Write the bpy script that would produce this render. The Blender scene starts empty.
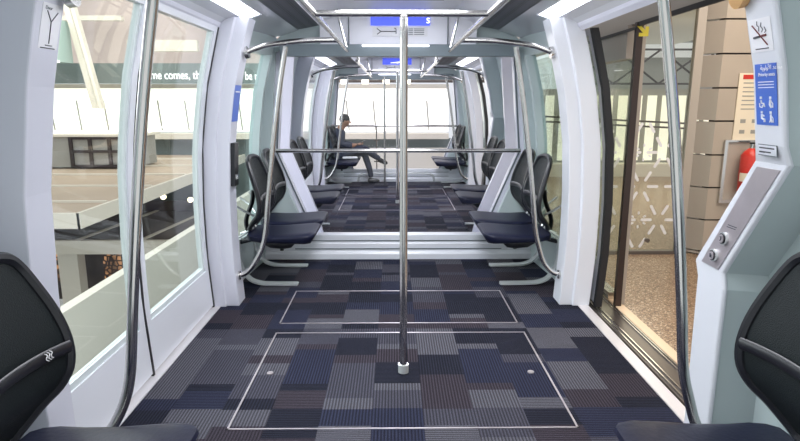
import bpy, bmesh, math, random
from mathutils import Vector, Matrix
random.seed(7)
S = bpy.context.scene
C = S.collection
PI = math.pi

# ---------------------------------------------------------------- camera
cam = bpy.data.objects.new('camera', bpy.data.cameras.new('camera'))
C.objects.link(cam)
TH = math.atan(119/578.0)
cam.location = (0, 0, 1.5)
cam.rotation_euler = (PI/2-TH, 0, -0.0102)
cam.data.sensor_width = 36
cam.data.lens = 578/800*36
cam.data.clip_start = 0.05
cam.data.clip_end = 200
S.camera = cam

# ---------------------------------------------------------------- world, lamps, exposure
w = bpy.data.worlds.new('hall_daylight'); S.world = w; w.use_nodes = True
wn = w.node_tree.nodes; wl = w.node_tree.links
bg = wn['Background']
tc = wn.new('ShaderNodeTexCoord'); sep = wn.new('ShaderNodeSeparateXYZ')
rp = wn.new('ShaderNodeValToRGB')
wl.new(tc.outputs['Generated'], sep.inputs[0]); wl.new(sep.outputs['Z'], rp.inputs[0])
rp.color_ramp.elements[0].position = 0.0; rp.color_ramp.elements[0].color = (.60,.62,.62,1)
rp.color_ramp.elements[1].position = 0.35; rp.color_ramp.elements[1].color = (.93,.90,.90,1)
wl.new(rp.outputs[0], bg.inputs['Color'])
bg.inputs['Strength'].default_value = 1.05

def area(name, loc, rot, sx, sy, power, col):
    l = bpy.data.lights.new(name, 'AREA'); l.shape = 'RECTANGLE'; l.size = sx; l.size_y = sy
    l.energy = power; l.color = col
    o = bpy.data.objects.new(name, l); o.location = loc; o.rotation_euler = rot; C.objects.link(o); return o
OFF = 5.55
area('hall_daylight_lamp', (-5.5, 4.0, 3.6), (0, -math.radians(62), 0), 4, 9, 300, (.93,.97,1))
area('platform_ceiling_lamp', (3.2, 3.6, 2.95), (0, 0, 0), 1.6, 3.0, 62, (1,.88,.74))
for k in (0, 1):
    area('car_ceiling_lamp', (.04, 3.2+OFF*k, 2.26), (0,0,0), .7, 3.2, 52, (.93,.95,1))
area('platform_far_fill', (3.6, 9.0, 2.9), (0,0,0), 2.5, 4.0, 80, (1,.88,.74))  # added fill, brightens the platform beyond the glass partition
area('hall_back_lamp', (-10, 22, 6), (math.radians(40),0,0), 20, 6, 700, (1,.96,.88))
S.view_settings.view_transform = 'Standard'
S.view_settings.look = 'None'
S.view_settings.gamma = 1
S.view_settings.use_curve_mapping = False
S.view_settings.exposure = 0.6

# ---------------------------------------------------------------- materials
def mat(name, col, rough=.5, metal=0, noise=0, nscale=20, bump=0, spec=.5, coat=0):
    m = bpy.data.materials.new(name); m.use_nodes = True
    n = m.node_tree.nodes; l = m.node_tree.links; b = n['Principled BSDF']
    b.inputs['Base Color'].default_value = (*col, 1)
    b.inputs['Roughness'].default_value = rough
    b.inputs['Metallic'].default_value = metal
    b.inputs['Specular IOR Level'].default_value = spec
    if coat: b.inputs['Coat Weight'].default_value = coat; b.inputs['Coat Roughness'].default_value = .05
    if noise or bump:
        t = n.new('ShaderNodeTexCoord'); z = n.new('ShaderNodeTexNoise'); z.inputs['Scale'].default_value = nscale
        z.inputs['Detail'].default_value = 4
        l.new(t.outputs['Object'], z.inputs['Vector'])
        if noise:
            r = n.new('ShaderNodeValToRGB')
            r.color_ramp.elements[0].position = .3; r.color_ramp.elements[1].position = .7
            r.color_ramp.elements[0].color = (*[max(0, c*(1-noise)) for c in col], 1)
            r.color_ramp.elements[1].color = (*[min(1, c*(1+noise)) for c in col], 1)
            l.new(z.outputs['Fac'], r.inputs[0]); l.new(r.outputs[0], b.inputs['Base Color'])
        if bump:
            bp = n.new('ShaderNodeBump'); bp.inputs['Strength'].default_value = bump; bp.inputs['Distance'].default_value = .004
            l.new(z.outputs['Fac'], bp.inputs['Height']); l.new(bp.outputs[0], b.inputs['Normal'])
    return m
def emis(name, col, s):
    m = bpy.data.materials.new(name); m.use_nodes = True
    n = m.node_tree.nodes; b = n['Principled BSDF']
    b.inputs['Base Color'].default_value = (*col, 1)
    b.inputs['Emission Color'].default_value = (*col, 1); b.inputs['Emission Strength'].default_value = s
    return m
def glassmat(name, tint=(.9,.96,.95), ior=1.45, boost=1.0):
    m = bpy.data.materials.new(name); m.use_nodes = True
    n = m.node_tree.nodes; l = m.node_tree.links; n.remove(n['Principled BSDF'])
    t = n.new('ShaderNodeBsdfTransparent'); t.inputs[0].default_value = (*tint, 1)
    g = n.new('ShaderNodeBsdfGlossy'); g.inputs['Roughness'].default_value = .01
    lw = n.new('ShaderNodeLayerWeight'); lw.inputs['Blend'].default_value = .5      # the same from both sides of the pane
    f = n.new('ShaderNodeMath'); f.operation = 'POWER'; f.inputs[1].default_value = 5; l.new(lw.outputs['Facing'], f.inputs[0])
    mm = n.new('ShaderNodeMath'); mm.operation = 'MULTIPLY_ADD'; mm.inputs[1].default_value = .7*boost
    mm.inputs[2].default_value = ((ior-1)/(ior+1))**2*boost; mm.use_clamp = True
    x = n.new('ShaderNodeMixShader')
    l.new(f.outputs[0], mm.inputs[0]); l.new(mm.outputs[0], x.inputs[0])
    l.new(t.outputs[0], x.inputs[1]); l.new(g.outputs[0], x.inputs[2]); l.new(x.outputs[0], n['Material Output'].inputs[0])
    return m

def carpetmat():
    m = bpy.data.materials.new('plank_carpet'); m.use_nodes = True
    n = m.node_tree.nodes; l = m.node_tree.links; b = n['Principled BSDF']
    b.inputs['Roughness'].default_value = .95; b.inputs['Specular IOR Level'].default_value = .15
    t = n.new('ShaderNodeTexCoord')
    def brick(w_, h_, off, sc, shift):
        mp = n.new('ShaderNodeMapping'); mp.inputs['Rotation'].default_value = (0,0,PI/2); mp.inputs['Location'].default_value = shift
        k = n.new('ShaderNodeTexBrick'); k.offset = off; k.inputs['Scale'].default_value = sc
        k.inputs['Brick Width'].default_value = w_; k.inputs['Row Height'].default_value = h_; k.inputs['Mortar Size'].default_value = 0
        k.inputs['Color1'].default_value = (0,0,0,1); k.inputs['Color2'].default_value = (1,1,1,1); k.inputs['Bias'].default_value = 0
        l.new(t.outputs['Object'], mp.inputs['Vector']); l.new(mp.outputs[0], k.inputs['Vector']); return k
    k = brick(.52, .25, .37, 1, (.03,.11,0)); k2 = brick(.26, .25, .61, 1, (.4,.11,0))
    r = n.new('ShaderNodeValToRGB'); r.color_ramp.interpolation = 'CONSTANT'
    e = r.color_ramp.elements; e[0].position = 0; e[0].color = (.009,.010,.018,1); e[1].position = .22; e[1].color = (.014,.016,.032,1)
    for p, c in ((.40,(.034,.034,.047,1)),(.58,(.054,.054,.067,1)),(.78,(.025,.021,.029,1))):
        x = e.new(p); x.color = c
    mx = n.new('ShaderNodeMath'); mx.operation = 'ADD'; ms = n.new('ShaderNodeMath'); ms.operation = 'FRACT'
    l.new(k.outputs['Color'], mx.inputs[0]); l.new(k2.outputs['Color'], mx.inputs[1]); 
    l.new(mx.outputs[0], ms.inputs[0]); l.new(ms.outputs[0], r.inputs[0])
    # woven ribs, light threads running along the car in most planks and across in some
    def wave(ax, sc):
        v = n.new('ShaderNodeTexWave'); v.bands_direction = ax; v.inputs['Scale'].default_value = sc; v.inputs['Distortion'].default_value = .3
        v.inputs['Detail'].default_value = 1; l.new(t.outputs['Object'], v.inputs['Vector']); return v
    wx = wave('X', 20); wy = wave('Y', 20)
    sel = n.new('ShaderNodeMath'); sel.operation = 'GREATER_THAN'; sel.inputs[1].default_value = .68
    l.new(k2.outputs['Color'], sel.inputs[0])
    mw = n.new('ShaderNodeMix'); mw.data_type = 'FLOAT'
    l.new(sel.outputs[0], mw.inputs[0]); l.new(wx.outputs['Fac'], mw.inputs[2]); l.new(wy.outputs['Fac'], mw.inputs[3])
    amp = n.new('ShaderNodeMapRange'); amp.inputs['To Min'].default_value = .55; amp.inputs['To Max'].default_value = 1.75
    l.new(mw.outputs[0], amp.inputs[0])
    ns = n.new('ShaderNodeTexNoise'); ns.inputs['Scale'].default_value = 260; l.new(t.outputs['Object'], ns.inputs['Vector'])
    na = n.new('ShaderNodeMapRange'); na.inputs['From Min'].default_value = .3; na.inputs['From Max'].default_value = .7
    na.inputs['To Min'].default_value = .4; na.inputs['To Max'].default_value = 1.7
    l.new(ns.outputs['Fac'], na.inputs[0])
    mm = n.new('ShaderNodeMath'); mm.operation = 'MULTIPLY'; l.new(amp.outputs[0], mm.inputs[0]); l.new(na.outputs[0], mm.inputs[1])
    vm = n.new('ShaderNodeVectorMath'); vm.operation = 'SCALE'; l.new(r.outputs[0], vm.inputs[0]); l.new(mm.outputs[0], vm.inputs['Scale'])
    l.new(vm.outputs[0], b.inputs['Base Color'])
    bp = n.new('ShaderNodeBump'); bp.inputs['Strength'].default_value = .4; bp.inputs['Distance'].default_value = .003
    l.new(mm.outputs[0], bp.inputs['Height']); l.new(bp.outputs[0], b.inputs['Normal'])
    return m
def terrazzomat():
    m = bpy.data.materials.new('speckled_terrazzo'); m.use_nodes = True
    n = m.node_tree.nodes; l = m.node_tree.links; b = n['Principled BSDF']; b.inputs['Roughness'].default_value = .28
    t = n.new('ShaderNodeTexCoord'); v = n.new('ShaderNodeTexVoronoi'); v.inputs['Scale'].default_value = 120
    l.new(t.outputs['Object'], v.inputs['Vector']); r = n.new('ShaderNodeValToRGB'); r.color_ramp.interpolation = 'CONSTANT'
    sp = n.new('ShaderNodeSeparateColor'); l.new(v.outputs['Color'], sp.inputs[0]); l.new(sp.outputs[0], r.inputs[0])
    e = r.color_ramp.elements; e[0].color = (.10,.055,.028,1); e[1].position = .3; e[1].color = (.22,.135,.08,1)
    x = e.new(.6); x.color = (.32,.21,.13,1); x = e.new(.85); x.color = (.58,.46,.34,1)
    l.new(r.outputs[0], b.inputs['Base Color']); return m
def perfmat():
    m = bpy.data.materials.new('perforated_grille'); m.use_nodes = True
    n = m.node_tree.nodes; l = m.node_tree.links; b = n['Principled BSDF']; b.inputs['Roughness'].default_value = .5
    t = n.new('ShaderNodeTexCoord'); v = n.new('ShaderNodeTexVoronoi'); v.inputs['Scale'].default_value = 70; v.inputs['Randomness'].default_value = 0
    l.new(t.outputs['Object'], v.inputs['Vector']); r = n.new('ShaderNodeValToRGB')
    r.color_ramp.elements[0].position = .3; r.color_ramp.elements[0].color = (.01,.01,.015,1)
    r.color_ramp.elements[1].position = .36; r.color_ramp.elements[1].color = (.11,.115,.14,1)
    l.new(v.outputs['Distance'], r.inputs[0]); l.new(r.outputs[0], b.inputs['Base Color']); return m
def latticemat():
    m = bpy.data.materials.new('glowing_lattice'); m.use_nodes = True
    n = m.node_tree.nodes; l = m.node_tree.links; b = n['Principled BSDF']; b.inputs['Roughness'].default_value = .5
    b.inputs['Base Color'].default_value = (.03,.015,.01,1)
    t = n.new('ShaderNodeTexCoord'); v = n.new('ShaderNodeTexVoronoi'); v.inputs['Scale'].default_value = 5.5; v.feature = 'DISTANCE_TO_EDGE'; v.inputs['Randomness'].default_value = .6
    l.new(t.outputs['Object'], v.inputs['Vector']); r = n.new('ShaderNodeValToRGB')
    r.color_ramp.elements[0].position = .09; r.color_ramp.elements[0].color = (0,0,0,1)
    r.color_ramp.elements[1].position = .2; r.color_ramp.elements[1].color = (.75,.36,.17,1)
    n2 = n.new('ShaderNodeTexNoise'); n2.inputs['Scale'].default_value = .8; l.new(t.outputs['Object'], n2.inputs['Vector'])
    q = n.new('ShaderNodeMapRange'); q.inputs['From Min'].default_value = .42; q.inputs['From Max'].default_value = .62; q.inputs['To Max'].default_value = 1.1; q.inputs['To Min'].default_value = .12
    l.new(n2.outputs['Fac'], q.inputs[0]); l.new(q.outputs[0], b.inputs['Emission Strength'])
    l.new(v.outputs['Distance'], r.inputs[0]); l.new(r.outputs[0], b.inputs['Emission Color']); return m

M = {}
M['white'] = mat('white_paint', (.72,.74,.80), .28, coat=.3)
M['lilac'] = mat('lilac_white_paint', (.66,.67,.76), .3, coat=.3)
M['bead'] = mat('pale_bead', (.60,.66,.67), .35)
M['teal'] = mat('pale_teal_panel', (.48,.56,.57), .35, coat=.2)
M['grey'] = mat('grey_panel', (.19,.23,.26), .35)
M['groove'] = mat('dark_seal', (.10,.12,.14), .5)
M['ceil'] = mat('ceiling_white', (.88,.88,.95), .35)
M['cove'] = mat('glossy_cove', (.66,.68,.72), .14, metal=.15)
M['steel'] = mat('brushed_steel', (.62,.61,.60), .17, metal=1)
M['chrome'] = mat('polished_steel', (.76,.80,.81), .18, metal=.45)
M['black'] = mat('black_rubber', (.008,.008,.010), .45)
M['plastic'] = mat('black_plastic', (.012,.013,.018), .3)
M['mesh'] = mat('black_mesh_fabric', (.009,.013,.015), .5, bump=.5, nscale=300, spec=.28)
M['cushion'] = mat('navy_leatherette', (.009,.011,.030), .36, bump=.25, nscale=60, spec=.28)
M['sill'] = mat('aluminium_sill', (.62,.60,.62), .35, metal=.25)
M['dsteel'] = mat('dark_track_steel', (.16,.14,.13), .3, metal=.8)
M['cream'] = mat('cream_edge_stone', (.68,.52,.36), .4)
M['beige'] = mat('beige_cladding', (.43,.375,.32), .4, noise=.05, nscale=2)
M['beige2'] = mat('grey_beige_fascia', (.42,.38,.34), .35)
M['slate'] = mat('slate_glass', (.17,.21,.21), .3)
M['joint'] = mat('dark_joint', (.03,.02,.02), .6)
M['brownpost'] = mat('dark_bronze', (.045,.030,.026), .3, metal=.5)
M['red'] = mat('red_enamel', (.55,.03,.02), .3)
M['paper'] = mat('white_sticker', (.82,.82,.86), .4)
M['creampaper'] = mat('cream_poster', (.80,.72,.58), .5)
M['blue'] = mat('blue_sticker', (.07,.16,.60), .35)
M['ink'] = mat('dark_ink', (.05,.05,.07), .5)
M['maroon'] = mat('maroon_ink', (.16,.03,.03), .5)
M['whiteink'] = mat('white_ink', (.9,.9,.92), .5)
M['skin'] = mat('skin', (.27,.14,.085), .5)
M['hair'] = mat('black_hair', (.012,.010,.010), .6)
M['suit'] = mat('navy_suit', (.018,.024,.048), .75, noise=.2, nscale=40)
M['shirt'] = mat('white_shirt', (.75,.77,.8), .7)
M['shoe'] = mat('black_shoe', (.01,.01,.012), .25)
M['hallbeige'] = mat('hall_beige', (.40,.315,.235), .5, noise=.12, nscale=.6)
M['hallcream'] = mat('hall_cream', (.72,.68,.60), .5)
M['halldark'] = mat('hall_dark', (.06,.045,.04), .5, noise=.5, nscale=.8)
M['hallgrey'] = mat('hall_grey', (.33,.33,.31), .5, noise=.15, nscale=.5)
M['hallteal'] = mat('hall_teal_glass', (.45,.60,.58), .2)
M['parapet'] = mat('parapet_beige', (.60,.57,.49), .5)
M['pink'] = mat('pale_pink_wall', (.56,.47,.45), .6, noise=.15, nscale=.25)
M['yellow'] = mat('yellow_marker', (.75,.62,.05), .5)
M['orange'] = mat('orange_metal', (.65,.38,.16), .3, metal=.5)  # orange colour of a single grab rail flange
M['alu'] = mat('aluminium_plate', (.55,.50,.53), .3, metal=.6, noise=.08, nscale=8)
M['carpet'] = carpetmat(); M['terrazzo'] = terrazzomat(); M['perf'] = perfmat(); M['lattice'] = latticemat()
M['glass'] = glassmat('clear_window_glass')
M['endglass'] = glassmat('end_window_glass', (.96,.96,.98), 1.5, .45)
M['doorglass'] = glassmat('door_glass', (.93,.96,.95), 1.5, 1.0)
M['psdglass'] = glassmat('platform_glass', (.93,.95,.91), 1.5, .9)
M['strip'] = emis('lit_tube_diffuser', (.93,.95,1), 2.6)
M['barrier'] = emis('backlit_barrier_panel', (1,.98,.90), .75)
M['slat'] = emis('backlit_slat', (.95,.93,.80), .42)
M['display'] = emis('blue_display', (.08,.12,.80), .55)
M['dispwhite'] = emis('white_display_glyph', (1,1,1), 1.0)
M['lampglow'] = emis('warm_lamp', (1,.85,.6), 4)

# ---------------------------------------------------------------- mesh helpers
class MB:
    def __init__(s): s.v = []; s.f = []
    def add(s, vs, fs):
        b = len(s.v); s.v += [tuple(v) for v in vs]; s.f += [tuple(i+b for i in f) for f in fs]; return s
    def box(s, x0,x1,y0,y1,z0,z1):
        return s.add([(x,y,z) for z in (z0,z1) for y in (y0,y1) for x in (x0,x1)],
                     [(0,2,3,1),(4,5,7,6),(0,1,5,4),(2,6,7,3),(0,4,6,2),(1,3,7,5)])
    def prism(s, poly, fn, a, b):          # poly of 2D points, fn(u,v,t)->xyz, swept from a to b
        n = len(poly)
        s.add([fn(u,v,a) for u,v in poly]+[fn(u,v,b) for u,v in poly],
              [tuple(range(n-1,-1,-1)), tuple(range(n,2*n))]+[(i,(i+1)%n,n+(i+1)%n,n+i) for i in range(n)])
        return s
    def grid(s, rows, closed_u=False, closed_v=False, caps=False):
        nr = len(rows); nc = len(rows[0]); fs = []
        for i in range(nr if closed_v else nr-1):
            for j in range(nc if closed_u else nc-1):
                fs.append((i*nc+j, i*nc+(j+1)%nc, ((i+1)%nr)*nc+(j+1)%nc, ((i+1)%nr)*nc+j))
        if caps: fs.append(tuple(range(nc-1,-1,-1))); fs.append(tuple((nr-1)*nc+j for j in range(nc)))
        return s.add([p for r in rows for p in r], fs)
    def tube(s, pts, r, n=10, closed=False, flat=None, ref=None):
        pts = [Vector(p) for p in pts]; rows = []; m = len(pts)
        up = Vector(ref) if ref else None
        prev = None
        for i, p in enumerate(pts):
            if closed: t = pts[(i+1)%m]-pts[i-1]
            else: t = pts[min(i+1,m-1)]-pts[max(i-1,0)]
            t.normalize()
            if up is not None: a = up - up.dot(t)*t
            elif prev is not None: a = prev - prev.dot(t)*t
            else: a = t.orthogonal()
            a.normalize(); prev = a; b = t.cross(a)
            ri = r[i] if isinstance(r,(list,tuple)) else r
            ra, rb = (ri, ri) if flat is None else (flat[0], flat[1])
            rows.append([p + a*ra*math.cos(2*PI*k/n) + b*rb*math.sin(2*PI*k/n) for k in range(n)])
        return s.grid(rows, True, closed, not closed)
    def disc(s, c, axis, r, h, n=20):
        c = Vector(c); a = Vector(axis).normalized()
        return s.tube([c-a*h/2, c+a*h/2], r, n)
    def build(s, name, m, parent=None, smooth=False, loc=None, bevel=0):
        me = bpy.data.meshes.new(name); me.from_pydata(s.v, [], s.f); me.validate()
        bm = bmesh.new(); bm.from_mesh(me); bmesh.ops.recalc_face_normals(bm, faces=bm.faces); bm.to_mesh(me); bm.free()
        o = bpy.data.objects.new(name, me); C.objects.link(o)
        me.materials.append(m)
        if smooth:
            for p in me.polygons: p.use_smooth = True
            try:
                me.set_sharp_from_angle(angle=math.radians(40))
            except Exception: pass
        if bevel:
            b = o.modifiers.new('bevel','BEVEL'); b.width = bevel; b.segments = 2; b.limit_method = 'ANGLE'
        if parent is not None: o.parent = parent
        return o
def smoothpath(ctrl, n=8):
    P = [Vector(p) for p in ctrl]; out = []
    for i in range(len(P)-1):
        p0 = P[max(i-1,0)]; p1 = P[i]; p2 = P[i+1]; p3 = P[min(i+2,len(P)-1)]
        for k in range(n):
            t = k/n
            out.append(.5*((2*p1)+(-p0+p2)*t+(2*p0-5*p1+4*p2-p3)*t*t+(-p0+3*p1-3*p2+p3)*t**3))
    out.append(P[-1]); return out
def tag(o, label=None, cat=None, group=None, kind=None):
    if label: o['label'] = label
    if cat: o['category'] = cat
    if group: o['group'] = group
    if kind: o['kind'] = kind
    return o
def struct(o, label=None):
    o['kind'] = 'structure'
    if label: o['label'] = label
    return o
def empty(name, loc=(0,0,0), rz=0):
    o = bpy.data.objects.new(name, None); C.objects.link(o); o.location = loc; o.rotation_euler = (0,0,rz); o.empty_display_size = .1
    return o
def textmesh(body, size, m, name, parent, mtx, extrude=.0008, align='LEFT'):
    cu = bpy.data.curves.new(name, 'FONT'); cu.body = body; cu.size = size; cu.extrude = extrude; cu.align_x = align
    to = bpy.data.objects.new(name+'_curve', cu); C.objects.link(to)
    dg = bpy.context.evaluated_depsgraph_get(); dg.update()
    me = bpy.data.meshes.new_from_object(to.evaluated_get(dg)); bpy.data.objects.remove(to)
    me.materials.clear(); me.materials.append(m)
    me.transform(mtx)
    o = bpy.data.objects.new(name, me); C.objects.link(o); o.parent = parent; return o

CX = .04
def X(s, L): return CX + s*L
WZ = [(-.1,1.38),(0,1.40),(.4,1.425),(.8,1.425),(1.2,1.405),(1.6,1.345),(2.0,1.24),(2.1,1.20),(2.3,1.1)]
def W(z):
    for (a,b),(c,d) in zip(WZ, WZ[1:]):
        if z <= c:
            t = (z-a)/(c-a); return b+(d-b)*t
    return WZ[-1][1]
def zs(z0, z1, n=10): return [z0+(z1-z0)*i/n for i in range(n+1)]
def wallslab(mb, s, y0, y1, z0, z1, a, b, n=10, tp=None):
    """slab that follows the curved wall section; a,b = offsets from the wall line (negative is inwards)"""
    rows = []
    for z in zs(z0, z1, n):
        f0, f1 = (tp(y0), tp(y1)) if tp else (0, 0)      # the car narrows a little towards its ends
        rows.append([(X(s,W(z)+a-f0),y0,z),(X(s,W(z)+b-f0),y0,z),(X(s,W(z)+b-f1),y1,z),(X(s,W(z)+a-f1),y1,z)])
    return mb.grid(rows, True, False, True)

# ================================================================= the two cars
def build_car(o, near):
    """near: the car the picture is taken in; o: shift along the track"""
    who = 'near' if near else 'far'
    # floor
    fl = MB().box(X(-1,1.335), X(1,1.335), .55+o, 5.46+o, -.06, 0).build('floor', M['carpet'])
    struct(fl)
    # --- side sills
    for s in (-1,1):
        nm = 'trim_left_sill' if s<0 else 'trim_right_sill'
        mb = MB().box(min(X(s,1.335),X(s,1.41)), max(X(s,1.335),X(s,1.41)), .55+o, 5.46+o, -.06, .006)
        struct(mb.build(nm, M['sill']))
        # pillars of the doorway
        for (y0, y1, nb) in ((1.81,1.96,True),(4.12,4.30,False)):
            mb = MB()
            if s > 0 and nb:
                # lower half of this pillar steps forward along the wall to carry the push buttons
                zc = [(0,2.08,2.25),(.80,2.08,2.27),(.86,2.10,2.30),(1.30,1.81,1.985),(1.36,1.81,1.96),(1.4,1.81,1.96),(1.6,1.81,1.96),(1.7,1.81,1.96),(2.0,1.81,1.96),(2.06,1.81,1.96)]
                rows = []; rows_b = []
                for z,a,b in zc:
                    li = 1.205 if z < 1.33 else W(z)-.20
                    rows.append([(X(s,li),a+o,z),(X(s,li+.018),a-.006+o,z),(X(s,li+.03),b+o,z),(X(s,li),b+o,z)])
                    rows_b.append([(X(s,li+.018),a+o,z),(X(s,W(z)+.02),a-.06+o,z),(X(s,W(z)+.02),b-.002+o,z),(X(s,li+.018),b-.002+o,z)])
                mb.grid(rows, True, False, True)
                mc = MB().grid(rows_b, True, False, True)
                # bulge of the equipment case behind it
                mc.prism([(1.30,1.30),(1.80,1.30),(2.09,.84),(2.09,0),(1.30,0)], lambda u,v,t: (X(s,t),u+o,v), 1.36, 1.43)
                struct(mc.build('wall_equipment_case', M['teal']))
                struct(mb.build('trim_doorway_pillar', M['white'], bevel=.008))
            else:
                rows = []
                for z in zs(0, 2.06, 12):
                    li = W(z)-.20 if s>0 else W(z)-.20
                    ya, yb = y0+o, y1+o
                    rows.append([(X(s,li),ya,z),(X(s,li+.09),ya-.0,z),(X(s,li+.095),ya-(.02 if not nb else 0),z),(X(s,W(z)+.02),ya-(.02 if not nb else 0),z),(X(s,W(z)+.02),yb,z),(X(s,li),yb,z)])
                mb.grid(rows, True, False, True)
                struct(mb.build('trim_doorway_pillar', M['lilac'] if s<0 else M['white'], bevel=.006))
        # walls of the seat bays: low panel, posts, glass
        sd = 'left' if s<0 else 'right'
        for (y0,y1,wy0,wy1) in ((.66,1.81,.84,1.38),(4.30,5.46,4.40,5.28)):
            tp = (lambda y: .10*max(0,(y-o-4.3)/1.16)) if y0 > 3 else (lambda y: .10*max(0,(1.81-y+o)/1.15))
            mb = MB()
            wallslab(mb, s, y0+o, y1+o, 0, .34, -.02, .03, 4, tp)
            wallslab(mb, s, y0+o, y1+o, 1.90, 2.06, -.02, .03, 2, tp)
            wallslab(mb, s, y0+o, wy0+o, .34, 1.90, -.02, .03, 10, tp)
            wallslab(mb, s, wy1+o, y1+o, .34, 1.90, -.02, .03, 10, tp)
            if y0 > 3: wallslab(mb, s, wy1+o, wy1+.05+o, .34, 1.90, -.06, -.02, 10, tp)
            struct(mb.build('wall_'+sd, M['teal'], smooth=True))
            g = wallslab(MB(), s, wy0+o, wy1+o, .34, 1.90, .0, .008, 10, tp).build('window_bay', M['glass'], smooth=True)
            g.name = 'window_%d' % (1+2*(s>0)+(y0>3)); struct(g)
        # band above door and cove
        prof = [(W(2.0)-.01,2.005),(W(2.0)+.03,2.005),(1.24,2.12),(1.0,2.2),(.90,2.13),(1.17,2.045)]
        struct(MB().prism(prof, lambda u,v,t: (X(s,u),t,v), .66+o, 5.46+o).build('trim_%s_cove' % sd, M['cove']))
        prof = [(W(2.0)-.025,2.0),(W(2.0)+.0,1.975),(W(2.0)+.02,2.0),(W(2.0)+.02,2.06),(W(2.0)-.05,2.06)]
        struct(MB().prism(prof, lambda u,v,t: (X(s,u),t,v), 1.96+o, 4.12+o).build('trim_%s_door_head' % sd, M['lilac']))
        prof = [(.90,2.128),(.90,2.15),(.70,2.19),(.70,2.166)]
        struct(MB().prism(prof, lambda u,v,t: (X(s,u),t,v), .66+o, 5.40+o).build('trim_%s_grille' % sd, M['perf']))
        prof = [(.70,2.160),(.70,2.20),(.50,2.30),(.50,2.276),(.66,2.19)]
        struct(MB().prism(prof, lambda u,v,t: (X(s,u),t,v), .66+o, 5.46+o).build('trim_%s_cornice' % sd, M['ceil']))
        # glowing tube panels let into the cove
        for (ya,yb) in ((1.75,4.28),):
            f = MB()
            f.prism([(1.085,2.075),(.985,2.105),(.985,2.099),(1.085,2.067)], lambda u,v,t:(X(s,u),t,v), ya+o, yb+o)
            lt = empty('ceiling_light', (0,0,0))
            tag(lt, 'long white light panel above the %s doorway of the %s car' % (sd, who), 'light')
            f.build('diffuser', M['strip'], lt)
            MB().prism([(1.095,2.072),(.975,2.108),(.975,2.100),(1.095,2.064)], lambda u,v,t:(X(s,u),t,v), yb+o, yb+.03+o).build('end_cap', M['white'], lt)
    # roof
    struct(MB().box(X(-1,.52), X(1,.52), .6+o, 5.46+o, 2.28, 2.32).build('ceiling', M['ceil']))
    struct(MB().box(X(-1,.35), X(1,.35), 4.72+o, 4.74+o, 2.27, 2.279).build('trim_ceiling_seam', M['groove']))
    struct(MB().box(X(-1,1.3), X(1,1.3), .6+o, 5.46+o, 2.33, 2.38).build('ceiling_outer', M['grey']))
    # --- end bulkheads
    def ring(y0, y1, grow, m, nm, zb=.20):
        outer = [(-1.32,0),(-1.33,.4),(-1.33,1.0),(-1.18,1.98),(-.95,2.18),(.95,2.18),(1.18,1.98),(1.33,1.0),(1.33,.4),(1.32,0)]
        g = grow
        inner = [(-.80-g,zb-g*.3),(-.86-g,.34),(-1.14-g,1.03),(-1.06-g,1.93+g*.2),(-.99,1.985),(.99,1.985),(1.06+g,1.93+g*.2),(1.14+g,1.03),(.86+g,.34),(.80+g,zb-g*.3)]
        mb = MB(); n = len(outer)
        vs = []
        for y in (y0,y1):
            vs += [(CX+x,y,z) for x,z in outer] + [(CX+x,y,z) for x,z in inner]
        fs = []
        for i in range(n):
            j = (i+1)%n
            if True:
                fs += [(i,j,n+j,n+i),(2*n+i,3*n+i,3*n+j,2*n+j),(n+i,n+j,3*n+j,3*n+i),(i,2*n+i,2*n+j,j)]
        return struct(mb.add(vs,fs).build(nm, m))
    for (ya, yb, yc, far) in ((5.46,5.53,5.60,True),(.66,.60,.55,False)):
        a,b_ = sorted((ya,yb)); ring(a+o, b_+o, .06, M['teal'], 'wall_back' if far else 'wall_front', .20 if far else .06)
        a,b_ = sorted((yb,yc)); ring(a+.004+o, b_+.004+o, 0, M['lilac'], 'trim_window_surround', .20 if far else .06)
        # seals round the opening
        gy = (yb+yc)/2+o
        for s in (-1,1):
            pts = [(X(s,.815),gy-.035,.22),(X(s,.875),gy-.035,.35),(X(s,1.155),gy-.035,1.03),(X(s,1.075),gy-.035,1.93)]
            if far: struct(MB().tube(pts, .008, 6).build('trim_window_seal', M['groove']))
    # window pane across the far end
    yg = 5.575+o
    pane = [(-.80,.20),(-.86,.34),(-1.14,1.03),(-1.06,1.93),(-.99,1.985),(.99,1.985),(1.06,1.93),(1.14,1.03),(.86,.34),(.80,.20)]
    struct(MB().prism([(x+CX,z) for x,z in pane], lambda u,v,t:(u,t,v), yg, yg+.008).build('window_5', M['endglass']))
    # stepped sill below the window
    mb = MB()
    mb.prism([(5.415,0),(5.415,.055),(5.43,.075),(5.44,.08),(5.44,.15),(5.455,.16),(5.455,.235),(5.58,.235),(5.58,0)], lambda u,v,t:(t,u+o,v), X(-1,1.30), X(1,1.30))
    struct(mb.build('trim_end_sill', M['white'], bevel=.004))
    struct(MB().box(X(-1,1.0),X(1,1.0),5.434+o,5.4395+o,.098,.106).build('trim_sill_groove', M['groove']))
    struct(MB().box(X(-1,1.0),X(1,1.0),5.449+o,5.4545+o,.175,.183).build('trim_sill_groove', M['groove']))
    # header above the end window
    struct(MB().prism([(5.40,2.0),(5.36,2.275),(5.46,2.275),(5.46,2.0)], lambda u,v,t:(t,u+o,v), X(-1,.70), X(1,.70)).build('trim_end_header', M['ceil']))
    struct(MB().prism([(5.33,1.895),(5.31,1.995),(5.46,1.995),(5.46,1.895)], lambda u,v,t:(t,u+o,v), X(-1,1.05), X(1,1.05)).build('trim_end_beam', M['grey']))
    for q in (-1,1):
        struct(MB().box(X(q,.44)-.003,X(q,.44)+.003,5.355+o,5.398+o,2.0,2.275).build('trim_header_joint', M['groove']))
    lt = MB().box(X(-1,.32),X(1,.27),5.300+o,5.312+o,1.975,1.988).build('light_strip', M['strip'])
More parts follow.
